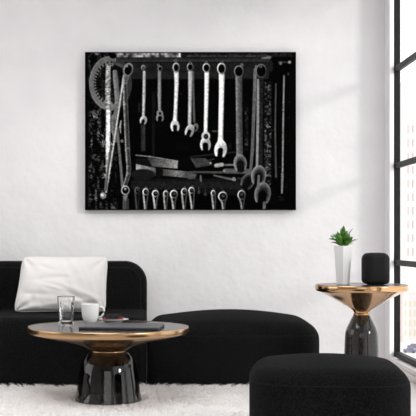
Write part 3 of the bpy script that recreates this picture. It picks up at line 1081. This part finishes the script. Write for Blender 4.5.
def leaf(bm, base, az, elev, L, Wd, curl, roll):
    n = 9
    rows = []
    p = Vector(base)
    e = elev
    step = L / n
    hor = Vector((math.cos(az), math.sin(az), 0))
    sidev = Vector((-math.sin(az), math.cos(az), 0))
    for i in range(n + 1):
        t = i / n
        dirv = hor * math.cos(e) + Vector((0, 0, math.sin(e)))
        nrm = hor * -math.sin(e) + Vector((0, 0, math.cos(e)))
        wv = Wd * (math.sin(math.pi * min(1, t * 0.86 + 0.10)) ** 0.85) * (1 - 0.15 * t) + 0.0006
        if i == n:
            wv = 0.0004
        sv = (sidev * math.cos(roll) + nrm * math.sin(roll))
        nv = dirv.cross(sv)
        rows.append([bm.verts.new(p + sv * wv * s + nv * abs(s) * wv * 0.35) for s in (-1, -0.5, 0, 0.5, 1)])
        p = p + dirv * step
        e -= curl / n
    for a, b in zip(rows[:-1], rows[1:]):
        for k in range(4):
            bm.faces.new((a[k], a[k + 1], b[k + 1], b[k]))


bm = bmesh.new()
r = random.Random(21)
stems = bmesh.new()
for k in range(54):
    az = k * 2.399 + r.uniform(-0.3, 0.3)
    ring_ = (k / 54) ** 0.6
    el = math.radians(88 - 54 * ring_ + r.uniform(-8, 8))
    z0 = PH - 0.014 + r.uniform(0.010, 0.040) * (1.1 - 0.5 * ring_)
    rad = r.uniform(0.002, 0.018)
    b0 = (rad * math.cos(az), rad * math.sin(az), z0)
    leaf(bm, b0, az, el, r.uniform(0.048, 0.078), r.uniform(0.0085, 0.0130), r.uniform(-0.2, 0.8), r.uniform(-0.6, 0.6))
    tube(stems, [(rad * 0.5 * math.cos(az), rad * 0.5 * math.sin(az), PH - 0.014), b0], 0.0013, 5)
fo = obj('foliage', bm, M_LEAF, pot, None, True)
sm = fo.modifiers.new('thick', 'SOLIDIFY')
sm.thickness = 0.0008
obj('stems', stems, M_LEAF, pot, None, True)

# ------------------------------------------------------------------ rug
RX0, RX1, RY0, RY1 = -1.45, 0.86, 4.25, 5.40
rug = thing('shag_rug', 'fluffy white shag rug under the coffee table', 'rug', ((RX0 + RX1) / 2, (RY0 + RY1) / 2, 0))
hx, hy = (RX1 - RX0) / 2, (RY1 - RY0) / 2
bm, _ = soft_block(hx, hy, 0.008, 0.02, 0.003, 0.001)
obj('backing', bm, M_RUGBASE, rug, (0, 0, 0.0005))


def pile():
    rng = np.random.default_rng(3)
    NT, K = 11000, 7
    tx = rng.uniform(-hx + 0.012, hx - 0.012, NT)
    ty = rng.uniform(-hy + 0.012, hy - 0.006, NT)
    # leave the pile parted where the table's glass base stands
    cx, cy = CT[0] - (RX0 + RX1) / 2, CT[1] - (RY0 + RY1) / 2
    rr = np.hypot(tx - cx, ty - cy)
    keep = (rr > 0.172) | (rr < 0.130)
    tx, ty = tx[keep], ty[keep]
    NT = len(tx)
    flow = 1.7 * np.sin(tx * 5 + 1) + 1.4 * np.cos(ty * 7 + tx * 3) + rng.normal(0, 1.1, NT)
    lean = rng.uniform(0.5, 2.0, NT)
    hgt = 0.021 + 0.004 * np.sin(tx * 9) * np.cos(ty * 11) + 0.005 * np.cos(ty * 13 - 1.0 + 0.6 * np.sin(tx * 4)) + rng.uniform(-0.007, 0.011, NT)
    hgt *= np.where((np.hypot(tx - cx, ty - cy) < 0.30) & (ty < cy), 0.32, 1.0)
    inside = np.hypot(tx - cx, ty - cy) < 0.14
    lean = np.where(inside, lean * 0.25, lean)
    n = NT * K
    rep = lambda a: np.repeat(a, K)
    bx = rep(tx) + rng.normal(0, 0.004, n)
    by = rep(ty) + rng.normal(0, 0.004, n)
    bx = np.clip(bx, -hx + 0.006, hx - 0.006)
    by = np.clip(by, -hy + 0.006, hy - 0.003)
    az = rep(flow) + rng.normal(0, 0.35, n)
    ln = rep(lean) * rng.uniform(0.7, 1.25, n)
    h = rep(hgt) * rng.uniform(0.8, 1.12, n)
    wd = rng.uniform(0.0016, 0.0032, n)
    dx, dy = np.cos(az), np.sin(az)
    # not leaning into the sofa or the table base
    ox = h * ln
    tipx, tipy = bx + dx * ox, by + dy * ox
    over = tipy > hy
    dy = np.where(over, -np.abs(dy), dy)
    toc = (np.hypot(bx + dx * ox - cx, by + dy * ox - cy) < 0.163) & ~rep(inside)
    dx = np.where(toc, -dx, dx)
    dy = np.where(toc, -dy, dy)
    sa = rng.uniform(0, np.pi, n)
    sx, sy = np.cos(sa), np.sin(sa)
    pos = np.zeros((n, 5, 3), np.float32)
    for lvl, (t, wf) in enumerate(((0.0, 1.0), (0.6, 0.9))):
        qx = bx + dx * ox * t * t * 1.1
        qy = by + dy * ox * t * t * 1.1
        qz = 0.006 + h * (t - 0.15 * t * t)
        pos[:, lvl * 2, :] = np.stack([qx - sx * wd * wf, qy - sy * wd * wf, qz], 1)
        pos[:, lvl * 2 + 1, :] = np.stack([qx + sx * wd * wf, qy + sy * wd * wf, qz], 1)
    pos[:, 4, :] = np.stack([bx + dx * ox, by + dy * ox, 0.006 + h * 0.85], 1)
    base = (np.arange(n) * 5)[:, None]
    quad = base + np.array([0, 1, 3, 2])
    tri = base + np.array([2, 3, 4])
    loops = np.concatenate([quad, tri], 1).ravel().astype(np.int32)
    starts = np.stack([np.arange(n) * 7, np.arange(n) * 7 + 4], 1).ravel().astype(np.int32)
    me = bpy.data.meshes.new('pile')
    me.vertices.add(n * 5)
    me.vertices.foreach_set('co', pos.ravel())
    me.loops.add(len(loops))
    me.loops.foreach_set('vertex_index', loops)
    me.polygons.add(len(starts))
    me.polygons.foreach_set('loop_start', starts)
    me.update()
    o = obj('pile', me, M_RUG, rug)
    o['kind'] = 'stuff'


pile()
